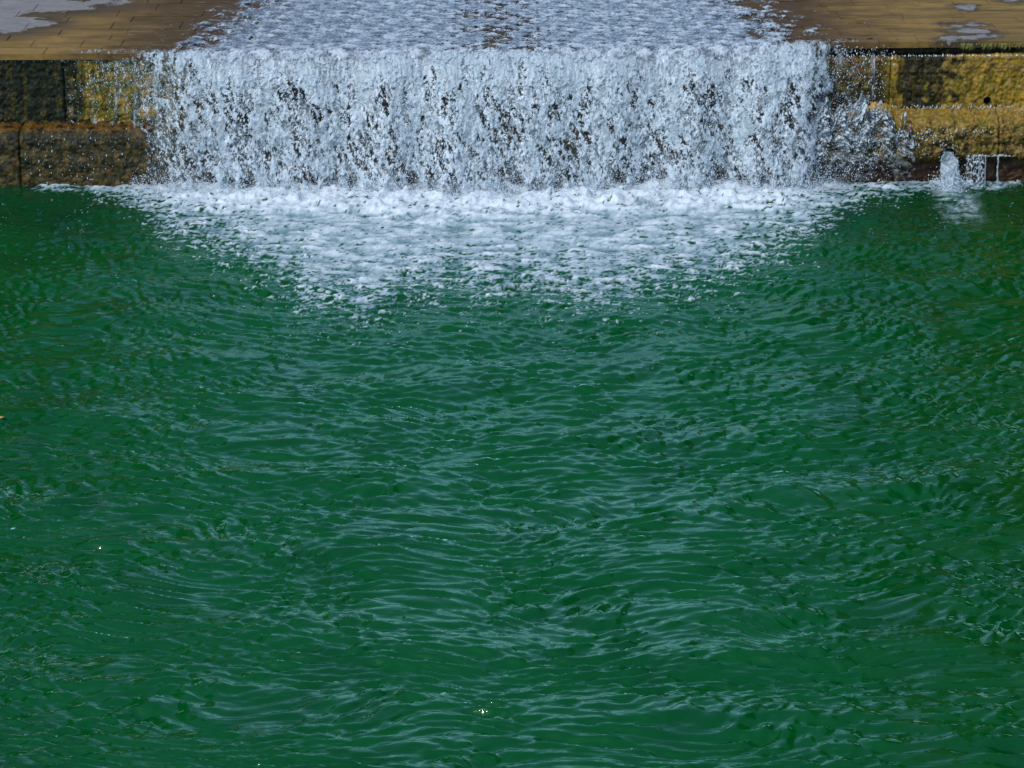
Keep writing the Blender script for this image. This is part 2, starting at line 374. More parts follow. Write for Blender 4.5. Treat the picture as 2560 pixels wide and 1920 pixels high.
def block(name, x0, x1, corners, colf, rough=0.02, seed=1, step=0.02, holes=(), round_=2, dz=None, lump=None):
    """a block of the wall: its outline in (y, z) swept along x, weathered, with returns at both ends"""
    pr = path_pts(corners, step)
    k = pr.copy()
    for _ in range(round_): k[1:-1] = (k[:-2]+2*k[1:-1]+k[2:])/4
    pr = k
    nx = max(6, int((x1-x0)/step)); xs = np.linspace(x0, x1, nx)
    tg = np.gradient(pr, axis=0); tg /= np.linalg.norm(tg, axis=1)[:, None]+1e-9
    nr = np.stack([tg[:, 1], -tg[:, 0]], -1)          # outward: towards the pool and up
    s = np.r_[0, np.cumsum(np.linalg.norm(np.diff(pr, axis=0), axis=1))]
    X, S = np.meshgrid(xs, s)
    d = rough*(0.9*fb(X, S, 0.35, seed, 2.2)+0.55*fb(X, S, 0.09, seed+1, 2.0))
    d -= 0.035*np.exp(-((X-x0)/0.018)**2)+0.035*np.exp(-((X-x1)/0.018)**2)
    if lump is not None: d = d + lump(X, pr[:, 1][:, None]+0*X)
    Y = pr[:, 0][:, None]+nr[:, 0][:, None]*d; Z = pr[:, 1][:, None]+nr[:, 1][:, None]*d
    if dz is not None: Z = Z + dz(X)
    P = np.stack([X, Y, Z], -1)
    c, w = colf(X, Y, Z, pr[:, 0][:, None]+0*X, d/rough)
    keep = np.ones((P.shape[0]-1, P.shape[1]-1), bool)
    for (hx, hz, hr) in holes:
        xm = (X[:-1, :-1]+X[1:, 1:])/2; zm = (Z[:-1, :-1]+Z[1:, 1:])/2; ym = (Y[:-1, :-1]+Y[1:, 1:])/2
        keep &= ~((xm-hx)**2+(zm-hz)**2 < hr*hr)
    # returns at the ends
    for side in (0, -1):
        q = P[:, side:side+1] if side == 0 else P[:, -1:]
        q = q.copy(); q[..., 1] += 0.16
        cc = c[:, :1] if side == 0 else c[:, -1:]; ww = w[:, :1] if side == 0 else w[:, -1:]
        kk = np.ones((keep.shape[0], 1), bool)
        if side == 0: P = np.concatenate([q, P], 1); c = np.concatenate([cc, c], 1); w = np.concatenate([ww, w], 1); keep = np.concatenate([kk, keep], 1)
        else: P = np.concatenate([P, q], 1); c = np.concatenate([c, cc], 1); w = np.concatenate([w, ww], 1); keep = np.concatenate([keep, kk], 1)
    return grid(name, P, keep, {'col': c, 'wet': w}, M_WALL, flip=True, parent=weir)

def blend(c, C, m): return c*(1-m[..., None]) + C*m[..., None]
def col_left_upper(X, Y, Z, y0, d):
    c = np.broadcast_to(C_MOSS*0.6, X.shape+(3,)).copy()
    st = fb(X*2.2, Z*0.5, 0.5, 41); sp = fb(X, Z*0.6, 0.06, 44, 1.6)
    px = X*166.5+1280
    c = blend(c, C_OLIVE*0.8, 0.5*sst(0.2, 1.6, st+0.5*sp))
    c = blend(c, C_GOLD*0.5, 0.55*sst(1.1, 2.0, sp+0.5*st))
    c = blend(c, np.array([0.004, 0.022, 0.012]), 0.6*sst(0.4, 1.6, fb(X, Z, 0.3, 43)))
    g = sst(200, 240, px+16*st)
    n = fb(X, Z, 0.40, 42)
    gold = blend(np.broadcast_to(np.array([0.085, 0.085, 0.006]), c.shape), C_GOLD*0.95, sst(-0.4, 1.0, n))
    gold = blend(gold, C_MOSS, 0.8*sst(0.6, 1.5, st-0.4*n))
    c = blend(c, gold, g)
    c = blend(c, C_BROWN*0.6, sst(420, 620, px)*0.9)
    return c, np.clip(0.35+0.55*g+0.2*sp, 0, 1)
def col_left_ledge(X, Y, Z, y0, d):
    top = sst(zl-0.075, zl-0.03, Z)
    c = blend(np.broadcast_to(np.array([0.024, 0.022, 0.006]), X.shape+(3,)), C_TAN*0.36, sst(-0.2, 1.2, fb(X, Z, 0.25, 51)))
    sp = fb(X, Z, 0.07, 53, 1.6)
    c = blend(c, C_MOSS*0.5, 0.95*sst(0.0, 0.9, fb(X, Z, 0.4, 52)+2.0*(Z-0.36)+0.3*sp))
    c = blend(c, C_GOLD*0.6, 0.5*sst(0.9, 1.8, sp))
    c = blend(c, C_ORANGE*0.6, 0.75*sst(0.5, 1.0, top)*sst(-1.2, 0.3, fb(X, Y, 0.25, 54)))
    px = X*166.5+1280
    c = blend(c, C_BROWN, 0.7*sst(420, 620, px))
    return c, np.full(X.shape, 0.8)
def col_right_upper(X, Y, Z, y0, d):
    px = X*166.5+1280; st = fb(X*3, Z*0.6, 0.5, 61); n = fb(X, Z, 0.3, 62)
    c = blend(np.broadcast_to(C_GOLD, X.shape+(3,)), C_TAN, 0.7*sst(-0.6, 0.9, n+2.0*(Z-1.5)))
    c = blend(c, C_OLIVE*1.6, 0.8*sst(0.3, 1.3, st+0.8*(1.45-Z)))
    dark = sst(2218, 2244, px+9*st)*sst(2385, 2330, px+30*n+10*st)
    sp = fb(X, Z*0.6, 0.06, 64, 1.6)
    c = blend(c, C_MOSS*0.45, dark*np.clip(0.96-0.25*sst(0.8, 1.8, sp)-0.25*sst(0.5, 1.5, st), 0, 1))
    c = blend(c, C_OLIVE*0.9, 0.55*sst(0.5, 1.6, fb(X*2.5, Z*0.35, 0.4, 65))*(1-dark))
    c = blend(c, C_BROWN, 0.45*sst(0.8, 1.7, sp))
    left = sst(2215, 2195, px)
    c = blend(c, blend(np.broadcast_to(C_ORANGE*0.6, c.shape), C_OLIVE, sst(-0.2, 0.8, n)), left)
    c = blend(c, C_MOSS, left*sst(1.6, 1.25, Z+0.15*n)*0.8)
    crack = np.exp(-((Z-1.61-0.008*st)/0.010)**2)*sst(2340, 2370, px)
    c = blend(c, C_BLACK, 0.85*crack)
    return c, np.clip(0.55+0.4*left+0.3*dark, 0, 1)
def col_right_ledge(X, Y, Z, y0, d):
    px = X*166.5+1280; n = fb(X, Z+Y, 0.28, 71); m = fb(X, Z+Y, 0.6, 72)
    c = blend(np.broadcast_to(C_TAN*0.9, X.shape+(3,)), C_GOLD*0.8, sst(-0.7, 0.6, n))
    c = blend(c, C_OLIVE*1.4, 0.8*sst(-0.1, 1.0, m)*sst(1.15, 0.85, Z))
    c = blend(c, C_BROWN*0.8, 0.75*sst(0.9, 0.55, Z)*sst(-0.8, 0.6, n))
    c = blend(c, np.array([0.36, 0.25, 0.13]), 0.8*sst(2350, 2560, px)*sst(0.1, -0.1, y0)*sst(0.95, 1.1, Z))
    sp = fb(X, Z+Y, 0.08, 73, 1.6)
    c = blend(c, C_MOSS, 0.75*sst(0.2, 1.3, sp+0.7*n)*sst(zg-0.05, zg-0.25, Z))
    c = blend(c, C_BROWN*0.7, 0.55*sst(0.7, 1.6, sp-0.4*m))
    c = blend(c, C_GOLD*1.2, 0.5*sst(0.9, 1.8, -sp+0.3*n))
    hump = np.exp(-((px-2172)/28)**2)*np.exp(-((Z-1.06)/0.07)**2)
    c = blend(c, np.array([0.50, 0.33, 0.09]), 0.9*hump)
    return c, np.full(X.shape, 0.75)
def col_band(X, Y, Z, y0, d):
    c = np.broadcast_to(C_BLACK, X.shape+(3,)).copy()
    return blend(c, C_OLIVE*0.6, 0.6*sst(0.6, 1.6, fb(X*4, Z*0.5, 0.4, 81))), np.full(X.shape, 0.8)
def col_base(X, Y, Z, y0, d):
    c = np.broadcast_to(C_RED, X.shape+(3,)).copy()
    return blend(c, C_BROWN*1.6, sst(0.2, 1.2, fb(X, Z, 0.2, 91))), np.full(X.shape, 0.75)

def zr(row, px, y): return float(on_y(px, row, y)[2])
# left and middle: plain face, narrow ledge, rough foot
zl = zr(308, 120, -0.02)
lo_cut = [-12.5, -10.2, px2x(75), -5.3, -2.6, 0.2, 2.7, 4.55]
up_cut = [-12.5, -9.4, -6.6, -4.2, -1.8, 0.7, 2.9, 4.55]
for a, b in zip(up_cut[:-1], up_cut[1:]):
    block('wall_block', a, b, [(0.30, 1.835), (0.02, 1.835), (0.03, zl-0.05), (0.2, zl-0.06)], col_left_upper, 0.009, 101, 0.02 if b < -3 else 0.04)
for a, b in zip(lo_cut[:-1], lo_cut[1:]):
    block('ledge_block', a, b, [(0.10, zl+0.01), (-0.30, zl-0.02), (-0.40, zl-0.06), (-0.44, zl-0.15), (-0.48, 0.3), (-0.52, -0.5)], col_left_ledge, 0.009, 111, 0.02 if b < -3 else 0.04, round_=5)
# right: dark recess under the edge, upper face with a lip of its own, broad worn ledge, undercut, brown foot
zu = zr(138, 2400, -0.02); zg = zr(268, 2400, -0.02); zf = zr(395, 2400, -0.58)
hole_c = on_y(2468, 251, -0.03); pipe_c = on_y(2370, 392, -0.58)
tilt = lambda X: 0.02*(X-6.7)
up_r = [4.55, px2x(2213), 9.2, 12.8]
for a, b in zip(up_r[:-1], up_r[1:]):
    block('wall_block', a, b, [(0.32, zu+0.01), (0.0, zu), (-0.035, zu-0.03), (-0.03, zg-0.06), (0.15, zg-0.06)], col_right_upper, 0.010, 121, 0.02 if a < 9 else 0.05,
          holes=[(hole_c[0], hole_c[2], 0.055)], dz=tilt)
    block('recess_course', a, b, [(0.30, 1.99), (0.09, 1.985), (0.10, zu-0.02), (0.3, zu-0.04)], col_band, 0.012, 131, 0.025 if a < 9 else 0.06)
lg_r = [4.55, px2x(2218), px2x(2473), 9.6, 12.8]
def hump(X, Z):
    px = X*166.5+1280
    return 0.11*np.exp(-((px-2190)/45)**2)*np.exp(-((Z-zg+0.02)/0.14)**2)
for a, b in zip(lg_r[:-1], lg_r[1:]):
    block('ledge_block', a, b, [(0.10, zg), (-0.10, zg-0.02), (-0.40, zg-0.09), (-0.52, zg-0.17), (-0.57, zf+0.10), (-0.58, zf), (-0.50, zf-0.03), (-0.36, zf-0.02)],
          col_right_ledge, 0.022, 141, 0.02 if a < 9 else 0.05, holes=[(pipe_c[0], pipe_c[2], 0.125)], dz=tilt, lump=hump)
    block('foot_block', a, b, [(-0.20, zf+0.03), (-0.44, zf+0.02), (-0.45, -0.5)], col_base, 0.012, 151, 0.025 if a < 9 else 0.06, dz=tilt)
# the core of the wall behind the blocks
import bmesh
def solid_box(name, x0, x1, y0, y1, z0, z1, mat, **kw):
    bm = bmesh.new(); bmesh.ops.create_cube(bm, size=1.0)
    for v in bm.verts: v.co = ((x0+x1)/2+v.co.x*(x1-x0), (y0+y1)/2+v.co.y*(y1-y0), (z0+z1)/2+v.co.z*(z1-z0))
    bmesh.ops.bevel(bm, geom=bm.edges[:], offset=0.02, segments=2, affect='EDGES')
    me = bpy.data.meshes.new(name); bm.to_mesh(me); bm.free(); me.materials.append(mat)
    return finish(bpy.data.objects.new(name, me), **kw)
solid_box('wall_core', -12.6, 12.8, 0.27, 1.2, -0.6, 1.79, M_DARK, parent=weir)
# drain hole and outlet pipe
def hollow_pipe(name, c, r, y0, y1, mat, n=20, **kw):
    pts = [(c[0], y1, c[2]), (c[0], y0, c[2]), (c[0], y0, c[2]), (c[0], y1-0.01, c[2])]
    o = tube(name, np.array([(c[0], y1, c[2]), (c[0], (y0+y1)/2, c[2]), (c[0], y0, c[2])]), r, mat, n, **kw)
    return o
hollow_pipe('drain_hole', hole_c, 0.056, -0.05, 0.26, M_DARK, parent=weir)
pipe = hollow_pipe('outlet_pipe', pipe_c, 0.128, -0.60, 0.2, M_DARK, label='black round outlet pipe set into the foot of the right ledge', cat='pipe')
bp = on_y(2272, 320, -0.50)
tube('rusty_stub', [(bp[0], -0.30, bp[2]+0.05), (bp[0], -0.5, bp[2]), (bp[0]+0.01, -0.58, bp[2]-0.03), (bp[0]+0.01, -0.585, bp[2]-0.03)], [0.035, 0.04, 0.04, 0.002], M_RUST, 10, parent=weir)
# moss hanging in the recess on the right
mv, mq = [], []
rg = np.random.default_rng(5)
for _ in range(420):
    px = rg.choice([rg.normal(2400, 10), rg.normal(2455, 9), rg.normal(2490, 6), rg.normal(2540, 12), rg.uniform(2320, 2700)])
    x = px2x(px); L = rg.uniform(0.03, 0.11); w = rg.uniform(0.004, 0.009); k = len(mv); y = rg.uniform(-0.045, 0.04); z0 = 1.98
    mv += [(x-w, y, z0), (x+w, y, z0), (x+w*0.6+rg.normal(0, .006), y-0.008, z0-L*0.6), (x+rg.normal(0, .01), y-0.004, z0-L)]
    mq.append((k, k+1, k+2, k+3))
finish(bpy.data.objects.new('hanging_moss', raw_mesh('hanging_moss', np.array(mv), np.array(mq), None, True, M_MOSS)), parent=weir, kind='stuff')

# pale drops standing in for sun glints on the wet edges
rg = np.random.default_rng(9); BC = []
def sparkle_row(n, pa, pb, row, drow, y):
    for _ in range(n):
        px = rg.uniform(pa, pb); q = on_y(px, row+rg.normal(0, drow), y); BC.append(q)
sparkle_row(130, 2235, 2565, 139.5, 0.8, -0.045); sparkle_row(150, 2230, 2565, 268, 2.5, -0.10); sparkle_row(150, 2170, 2480, 330, 6, -0.55)
sparkle_row(130, 2080, 2240, 140, 8, -0.05); sparkle_row(90, 2080, 2210, 200, 28, -0.05); sparkle_row(90, 0, 400, 152, 1.5, 0.0)
sparkle_row(220, 215, 390, 185, 18, -0.01); sparkle_row(80, 230, 400, 240, 30, -0.01); sparkle_row(160, 2180, 2400, 360, 18, -0.60); sparkle_row(90, 60, 330, 400, 35, -0.56)
SPARKLES = np.array(BC)

# ------------------------------------------------------------------ pool: waves that spread from the fall, foam at its foot
def ocean(seed, n, size, lmin, lmax, p, spread):
    rg = np.random.default_rng(seed); f = np.fft.fftfreq(n)*n*2*math.pi/size
    KX, KY = np.meshgrid(f, f); K = np.hypot(KX, KY); K[0, 0] = 1
    a = K**(-p/2)*np.exp(-(K*lmin/6.283)**2)*np.exp(-(6.283/lmax/K)**4)
    a *= (1-spread)*np.abs(KY/K)**2+spread; a[0, 0] = 0
    F = (rg.standard_normal((n, n))+1j*rg.standard_normal((n, n)))*a
    h = np.real(np.fft.ifft2(F)); dx = np.real(np.fft.ifft2(1j*KX/K*F)); dy = np.real(np.fft.ifft2(1j*KY/K*F))
    sl = np.sqrt(np.real(np.fft.ifft2(1j*KX*F)).var()+np.real(np.fft.ifft2(1j*KY*F)).var())
    return (h/sl).astype(np.float32), (dx/sl).astype(np.float32), (dy/sl).astype(np.float32)
OC_S = 20.0; OC = ocean(11, 1024, OC_S, 0.065, 0.40, 3.5, 0.22)
OC3_S = 7.3; OC3 = ocean(13, 512, OC3_S, 0.06, 0.28, 3.6, 0.12)
OC2_S = 31.0; OC2 = ocean(12, 512, OC2_S, 0.6, 2.2, 4.3, 0.2)
def warp(x, y):
    """distance from, and way round, a point behind the fall"""
    yy = y-14.0; R = np.hypot(x*1.0, yy)
    return 22.0*np.arctan2(x, -yy), -R
def vfall(x):
    """how fast the water leaves the edge: fastest in the middle, a trickle at the ends"""
    x = np.asarray(x, float); core = sst(-6.0, -4.6, x)*sst(5.05, 4.3, x)
    return 0.30+1.20*core+core*(0.42*np.exp(-((x+0.6)/2.8)**2)+0.16*fb(x, 0*x, 1.5, 407, 2.4, 8))
FRONT = [(60, 462), (200, 470), (330, 520), (420, 590), (560, 640), (680, 690), (760, 770), (900, 780), (1100, 735), (1300, 735), (1500, 770), (1660, 730), (1850, 690), (1960, 630), (2070, 560), (2160, 500), (2300, 478), (2420, 470), (2560, 455)]
FW = np.array([on_z(a, b, 0) for a, b in FRONT])
NX, NY = 900, 760
yt = np.linspace(0, 1, NY); ys = -0.25-21.35*(1.42*yt-0.42*yt**2)
hw = lerp(10.4, 6.6, (ys+0.25)/(-21.35))
X = np.linspace(-1, 1, NX)[None, :]*hw[:, None]; Y = np.repeat(ys[:, None], NX, 1)
U, V = warp(X, Y)
wu = U + 0.12*fb(X, Y, 3.0, 201, 3, 8); wv = V + 0.12*fb(X, Y, 3.0, 202, 3, 8)
edge = np.minimum(sst(1.0, 0.94, np.abs(X)/hw[:, None]), sst(-21.6, -20.9, Y))
amp = 0.38*(0.8+0.35*sst(0.0, -17, Y))*(0.85+0.20*fb(X, Y, 2.0, 203, 3).clip(-1.5, 1.5))
wu = wu*0.95
h = amp*samp(OC[0], wu/OC_S, wv/OC_S) + 0.09*samp(OC2[0], U*0.6/OC2_S, V/OC2_S)
dx = amp*samp(OC[1], wu/OC_S, wv/OC_S); dy = amp*samp(OC[2], wu/OC_S, wv/OC_S)
rip = 0.35*sst(-1.0, 1.2, fb(X, Y*1.6, 1.1, 204, 2.4))
for k, (ca, sa) in enumerate(((0.91, 0.42), (0.91, -0.42), (1.0, 0.0))):   # short ripples crossing each other
    h = h+0.62*rip*samp(OC3[0], (wu*ca+wv*sa)*0.9/OC3_S+0.37*k, (wv*ca-wu*sa)/OC3_S+0.21*k)
yf = np.interp(X, FW[:, 0], FW[:, 1], left=0.4, right=0.2)
reach = np.maximum(-yf, 0.3)
din = (Y-yf)                                        # metres inside the foam's front
fn = 0.65*fb(X, Y*1.8, 0.7, 211, 2.2)+0.45*fb(X*1.0, Y*2.0, 0.16, 212, 2.0)
rid = 1-np.abs(fb(X, Y*1.9, 0.50, 213, 2.3, 60))     # thin bright lines
rid2 = 1-np.abs(fb(X, Y*2.0, 0.24, 214, 2.3, 80))
cover = sst(-3.2, 3.6, din/np.minimum(1.0, 0.20+reach*0.20))
pf = 0.50*fn+1.25*(rid-0.45)+0.85*(rid2-0.45)
Tc = lerp(2.1, -2.5, cover)
F = sst(-0.7, 0.9, pf-Tc)*sst(0.0, 0.12, cover)
lace2 = sst(0.84, 1.0, rid2+0.08*fn)*sst(-6.0, -0.5, din)*sst(0.3, 1.5, fb(X, Y*0.7, 1.1, 216))*0.75
F = np.clip(np.maximum(F, lace2), 0, 1.0)
pxw = X*166.5+1280                                  # broken white line where the water laps the wall
lap = sst(60, 140, pxw)*sst(420, 330, pxw)*sst(-0.88, -0.64, Y+0.06*fn)+sst(2060, 2120, pxw)*sst(2540, 2460, pxw)*sst(-0.85, -0.62, Y+0.08*fn)
F = np.maximum(F, np.clip(lap, 0, 1)*sst(-1.0, 0.4, fn+0.3))
# the outlet's own patch of milky water
jx = pipe_c[0]; jd = np.hypot((X-jx-0.03*(Y+0.8))/(0.34+0.16*np.clip(-Y-0.8, 0, 2)), (Y+1.6)/1.9)
fan = sst(1.25, 0.25, jd+0.12*fn)
F = np.maximum(F, fan*np.clip(0.48+0.25*fn+0.35*sst(-1.5, -0.8, Y), 0, 1))
# scattered crests far out
crest = sst(3.0, 3.8, h/h.std()+0.3*fn)*0.5*sst(-9, -6, Y)*sst(5, 3.5, np.abs(X))
F = np.maximum(F, crest)*edge
Fc = np.clip(F, 0, 1)
churn = np.clip(1-((Y+0.66*vfall(X)+0.22+0.10*fn)/(0.55+0.35*vfall(X)/1.6))**2, 0, 1)*sst(5.5, 3.8, np.abs(X+0.35)+0.2*fn)
lumps = 0.013*fb(X*0.55, Y*0.95, 0.60, 222, 2.6, 24)+0.004*fb(X*0.6, Y*1.0, 0.20, 224, 2.4, 30)
h = h*(1-0.5*Fc) + Fc*(0.010+lumps) + churn*(0.05+0.016*fb(X, Y, 0.40, 223, 2.2, 40)+0.07*sst(0.2, 2.0, fb(X, Y*0.7, 0.7, 225, 2.4, 14)))
h *= edge
P = np.stack([X-0.12*dx*edge*(1-0.6*Fc), Y-0.12*dy*edge*(1-0.6*Fc), h], -1)
px_ = 1280+X*166.5*37/(37.2+Y)*1.0
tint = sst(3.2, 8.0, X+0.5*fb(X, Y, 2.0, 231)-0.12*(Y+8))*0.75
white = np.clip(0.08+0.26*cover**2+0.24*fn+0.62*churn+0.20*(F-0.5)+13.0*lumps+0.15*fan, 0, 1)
dark_body = np.clip(0.85*sst(-5.5, -0.8, Y+0.5*fb(X, Y, 1.5, 232))*sst(3.2, 5.4, np.abs(X+0.2))+0.30*sst(0.3, 1.6, fb(X, Y*0.7, 3.0, 233, 2.4)), 0, 1)  # darker body colour by the wall at both sides, plus random patches
flow = np.stack([wu, wv, 0*wu], -1)
fm = (F[:-1, :-1]+F[1:, 1:])/2 > 0.55
at = {'foam': np.clip(F, 0, 1), 'white': white, 'tint': tint, 'dark_body': dark_body, 'flow': flow}
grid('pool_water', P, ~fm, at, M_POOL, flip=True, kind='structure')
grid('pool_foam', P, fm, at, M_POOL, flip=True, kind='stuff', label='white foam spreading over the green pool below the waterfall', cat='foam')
# the pool beyond the frame, at the same level
def frame_sheet(name, pts, mat, **kw):
    V = np.array(pts, float); Q = np.array([(0, 1, 5, 4), (1, 2, 6, 5), (2, 3, 7, 6), (3, 0, 4, 7)])
    U2, V2 = warp(V[:, 0], V[:, 1]); n = len(V)
    me = raw_mesh(name, V, Q, {'foam': np.zeros(n), 'white': np.zeros(n), 'tint': np.zeros(n), 'dark_body': np.zeros(n), 'flow': np.stack([U2, V2, 0*U2], -1)}, True, mat)
    return finish(bpy.data.objects.new(name, me), **kw)
frame_sheet('outer_pool_water', [(-10.4, -0.25, 0), (10.4, -0.25, 0), (6.6, -21.6, 0), (-6.6, -21.6, 0), (-60, -0.2, 0), (60, -0.2, 0), (60, -90, 0), (-60, -90, 0)], M_POOL, kind='structure')

# ------------------------------------------------------------------ water running down the apron to the edge
XL0, XR0 = -5.45, 4.85
flx = np.linspace(-6.3, 5.6, 800); fly = np.r_[np.linspace(-0.45, -0.04, 26), np.linspace(-0.02, 5.4, 200), np.linspace(5.46, 8.0, 40)]
X, Y = np.meshgrid(flx, fly)
n1 = fb(X*0.7, Y*0.75, 0.26, 301, 2.2); n2 = fb(X, Y*0.6, 0.7, 302, 2.4); n3 = fb(X, Y*0.6, 0.08, 303, 1.8)
lb = -5.25+0.19*np.minimum(Y, 4.8)+0.22*n2; rb = 4.65-0.14*np.minimum(Y, 4.8)+0.22*n2
ins = np.minimum(X-lb, rb-X)
gap = np.exp(-((X+0.05+0.10*Y)/0.75)**2)*0.68        # the thin dark streak in the middle of the flow
dens = sst(-0.25, 1.3, ins)-gap*sst(-0.1, 0.6, 0.5-0.10*Y+0.3*n2)
rd = 1-np.abs(n1); rd2 = 1-np.abs(fb(X, Y*0.8, 0.16, 304, 2.2, 70))
fo = dens*1.45-0.35+0.22*n1+0.14*n3+0.30*(rd2-0.5)
al = np.clip(sst(0.02, 0.75, fo)*0.95+0.25*sst(0.0, 0.3, dens)*sst(0.5, 0.95, rd2), 0, 0.97)*sst(-0.35, 0.05, ins+0.25*n1)
Z = apronz(X, Y)+0.012+0.05*sst(0, 1.2, ins)+0.006*n1*sst(-.1, .7, ins)+0.002*n3*sst(-.1, .7, ins)
Z -= 4.905*(np.maximum(0.0-Y, 0)/(0.45+0.95*sst(-0.2, 1.0, ins)))**2
al = al*sst(-0.42, -0.12, Y+0.10*n1+0.06*n3)
aer = np.clip(0.34+0.26*n1+0.17*n3+0.34*(rd2-0.6)+0.18*n2+0.25*sst(0.5, -0.1, Y+0.15*n2), 0, 1)
grid('spillway_water', np.stack([X, Y, Z], -1), facemax(al) > 0.03, {'alpha': al, 'aer': aer}, M_FLOW, kind='structure')

# ------------------------------------------------------------------ the fall: three ragged sheets, droplets, side trickles
fall = empty('waterfall', (-0.3, -0.4, 0), label='broad white curtain of falling water in the middle of the weir', cat='waterfall')
G = 9.81
def fall_sheet(name, seed, off, front, nx=1180, nt=200, x0=-6.6, x1=5.4):
    """front 0: the main body of the fall, pierced by holes; front 1: loose froth thrown ahead of it"""
    xs = np.linspace(x0, x1, nx); T = np.linspace(0, 1, nt)**0.85
    X, T = np.meshgrid(xs, T)
    z0 = lipz(X)+0.045
    v0 = vfall(X)*(1+0.03*fb(X, T*0.8, 1.6, 402, 2.6, 8))
    tt = T*np.sqrt(2*(z0+0.1)/G); drop = 0.5*G*tt**2
    c1 = fb(X, drop*0.7, 0.50, 403, 2.2); c2 = fb(X, drop, 0.14, 404, 2.2); c3 = fb(X, drop*0.35, 1.0, 405, 2.0)
    n1 = fb(X, drop*0.8, 0.35, seed+3, 2.0); n2 = fb(X, drop, 0.075, seed+4, 1.8)
    edge = sst(-5.75, -4.25, X+0.22*c1)*sst(4.90, 4.10, X+0.15*c1)      # 1 in the thick of it, 0 at the ragged ends
    # rounded holes, in clusters, more of them lower down
    wx = X+0.022*c2+0.03*c1*T; wv = drop/0.10+0.30*c2+0.4*c1
    F1, F2, ID = worley(wx/0.100, wv*0.72, 77); lig = F2-F1
    f1, f2, id2 = worley(wx/0.043+5.3, wv*2.0, 78); lig2 = f2-f1
    low = sst(0.26, 0.72, T+0.10*c3)*sst(1.06, 0.93, T)
    p = np.clip(0.02+0.53*low+0.13*c3*low+0.12*c1*low, 0, 0.97)
    p = lerp(np.clip(0.50+0.70*sst(0.05, 0.4, T), 0, 0.98), p, edge**1.4)
    lw = lerp(0.10, 0.20, edge)*(1+0.4*c2)
    hole = sst(0.0, 0.10, lig-lw)*sst(0.03, -0.03, ID-p)*sst(0.75, 0.55, F1)
    p2 = np.clip(p*0.45+0.05*c1, 0, 0.9)
    hole2 = sst(0.0, 0.12, lig2-0.16)*sst(0.03, -0.03, id2-p2)
    film = np.where(ID*7.3 % 1 < 0.40, 0.55, 0.03)                      # some holes still hold a grey skin of water
    film = lerp(0.03, film, edge)
    open_ = np.maximum(hole*(1-film), hole2*0.85)
    rim = sst(-6.45, -5.75, X+0.25*c1)*sst(5.25, 4.80, X+0.22*c1)
    al = (1-open_)*rim*sst(0.0, 0.16, T+0.03*c1+0.02*n2)*sst(1.0, 0.90, T+0.04*c1+0.03*n2)
    strand = sst(0.55, 0.25, worley(wx/0.11+2, drop*0.9+0.3*c1, 79)[0])  # at the ends only separate threads remain
    al = al*lerp(strand, 1.0, sst(0.0, 0.55, edge))
    if front:
        al = al*(1-0.9*np.maximum(hole, hole2))*sst(0.1, 0.9, n1+0.35*n2-0.25)*0.85*edge
    froth = 0.42+0.10*n1+0.09*n2+0.12*fb(X+0.02*c1, drop*0.16, 0.16, 408, 2.0)*sst(0.05, 0.4, T)+0.22*sst(0.10, 0.0, lig-lw)*low+0.12*sst(0.12, 0.0, lig2)+0.06*c3+0.22*sst(0.80, 1.0, T)
    froth = np.where(open_ > 0.25, froth*0.45, froth)
    Yp = 0.05-v0*tt+off+0.010*c1*T+0.006*n1-0.006*(1-open_)+0.0025*n2
    Zp = z0-drop+0.006*c1*(1-T)
    return grid(name, np.stack([X, Yp, Zp], -1), facemax(al) > 0.02, {'alpha': np.clip(al, 0, 0.985), 'aer': np.clip(froth, 0, 1)}, M_FALL, flip=True, parent=fall, kind='stuff' if front else None)
for nm, ob in (('falling_sheet', (401, 0.0, 0)), ('loose_froth', (461, -0.05, 1))):
    o = fall_sheet(nm, *ob); o.location = (0.3, 0.4, 0)

# droplets
def drops(name, C, R, stretch=1.4, **kw):
    o8 = np.array([(1, 0, 0), (-1, 0, 0), (0, 1, 0), (0, -1, 0), (0, 0, 1), (0, 0, -1)], float)
    f8 = np.array([(0, 2, 4), (2, 1, 4), (1, 3, 4), (3, 0, 4), (2, 0, 5), (1, 2, 5), (3, 1, 5), (0, 3, 5)])
    n = len(C); S = np.stack([R, R, R*stretch*np.random.default_rng(3).uniform(0.6, 1.3, n)], -1)
    V = (C[:, None]+o8[None]*S[:, None]).reshape(-1, 3); Q = (f8[None]+6*np.arange(n)[:, None, None]).reshape(-1, 3)
    return finish(bpy.data.objects.new(name, raw_mesh(name, V, Q, None, True, M_DROP, 3)), **kw)
drops('sparkle_beads', SPARKLES, np.clip(np.random.default_rng(4).lognormal(math.log(0.0045), 0.35, len(SPARKLES)), 0.0025, 0.010), 2.8, parent=weir, kind='stuff')
rg = np.random.default_rng(77)
n = 4500
xs = rg.uniform(-5.7, 4.9, n); T = rg.random(n)**0.6; core = sst(-6.0, -4.6, xs)*sst(5.05, 4.3, xs)
tt = T*math.sqrt(2*1.95/G); v0 = vfall(xs)*rg.uniform(0.85, 1.25, n)
C1 = np.stack([xs, -v0*tt+0.0, lipz(xs)+0.05-0.5*G*tt**2+rg.normal(0, 0.02, n)], -1)
n = 15000
xs = rg.uniform(-5.6, 4.9, n); core = sst(-6.0, -4.6, xs)*sst(5.05, 4.3, xs)
C2 = np.stack([xs, -0.66*vfall(xs)-0.05+rg.normal(0, 0.30, n), np.abs(rg.exponential(0.14, n))*(0.4+0.6*core)+0.04], -1)
n = 420
xs = rg.uniform(px2x(190), px2x(420), n); C3 = np.stack([xs, rg.normal(-0.12, 0.06, n)-0.28*(rg.random(n) < .5), rg.uniform(0, 1.9, n)], -1)
n = 260
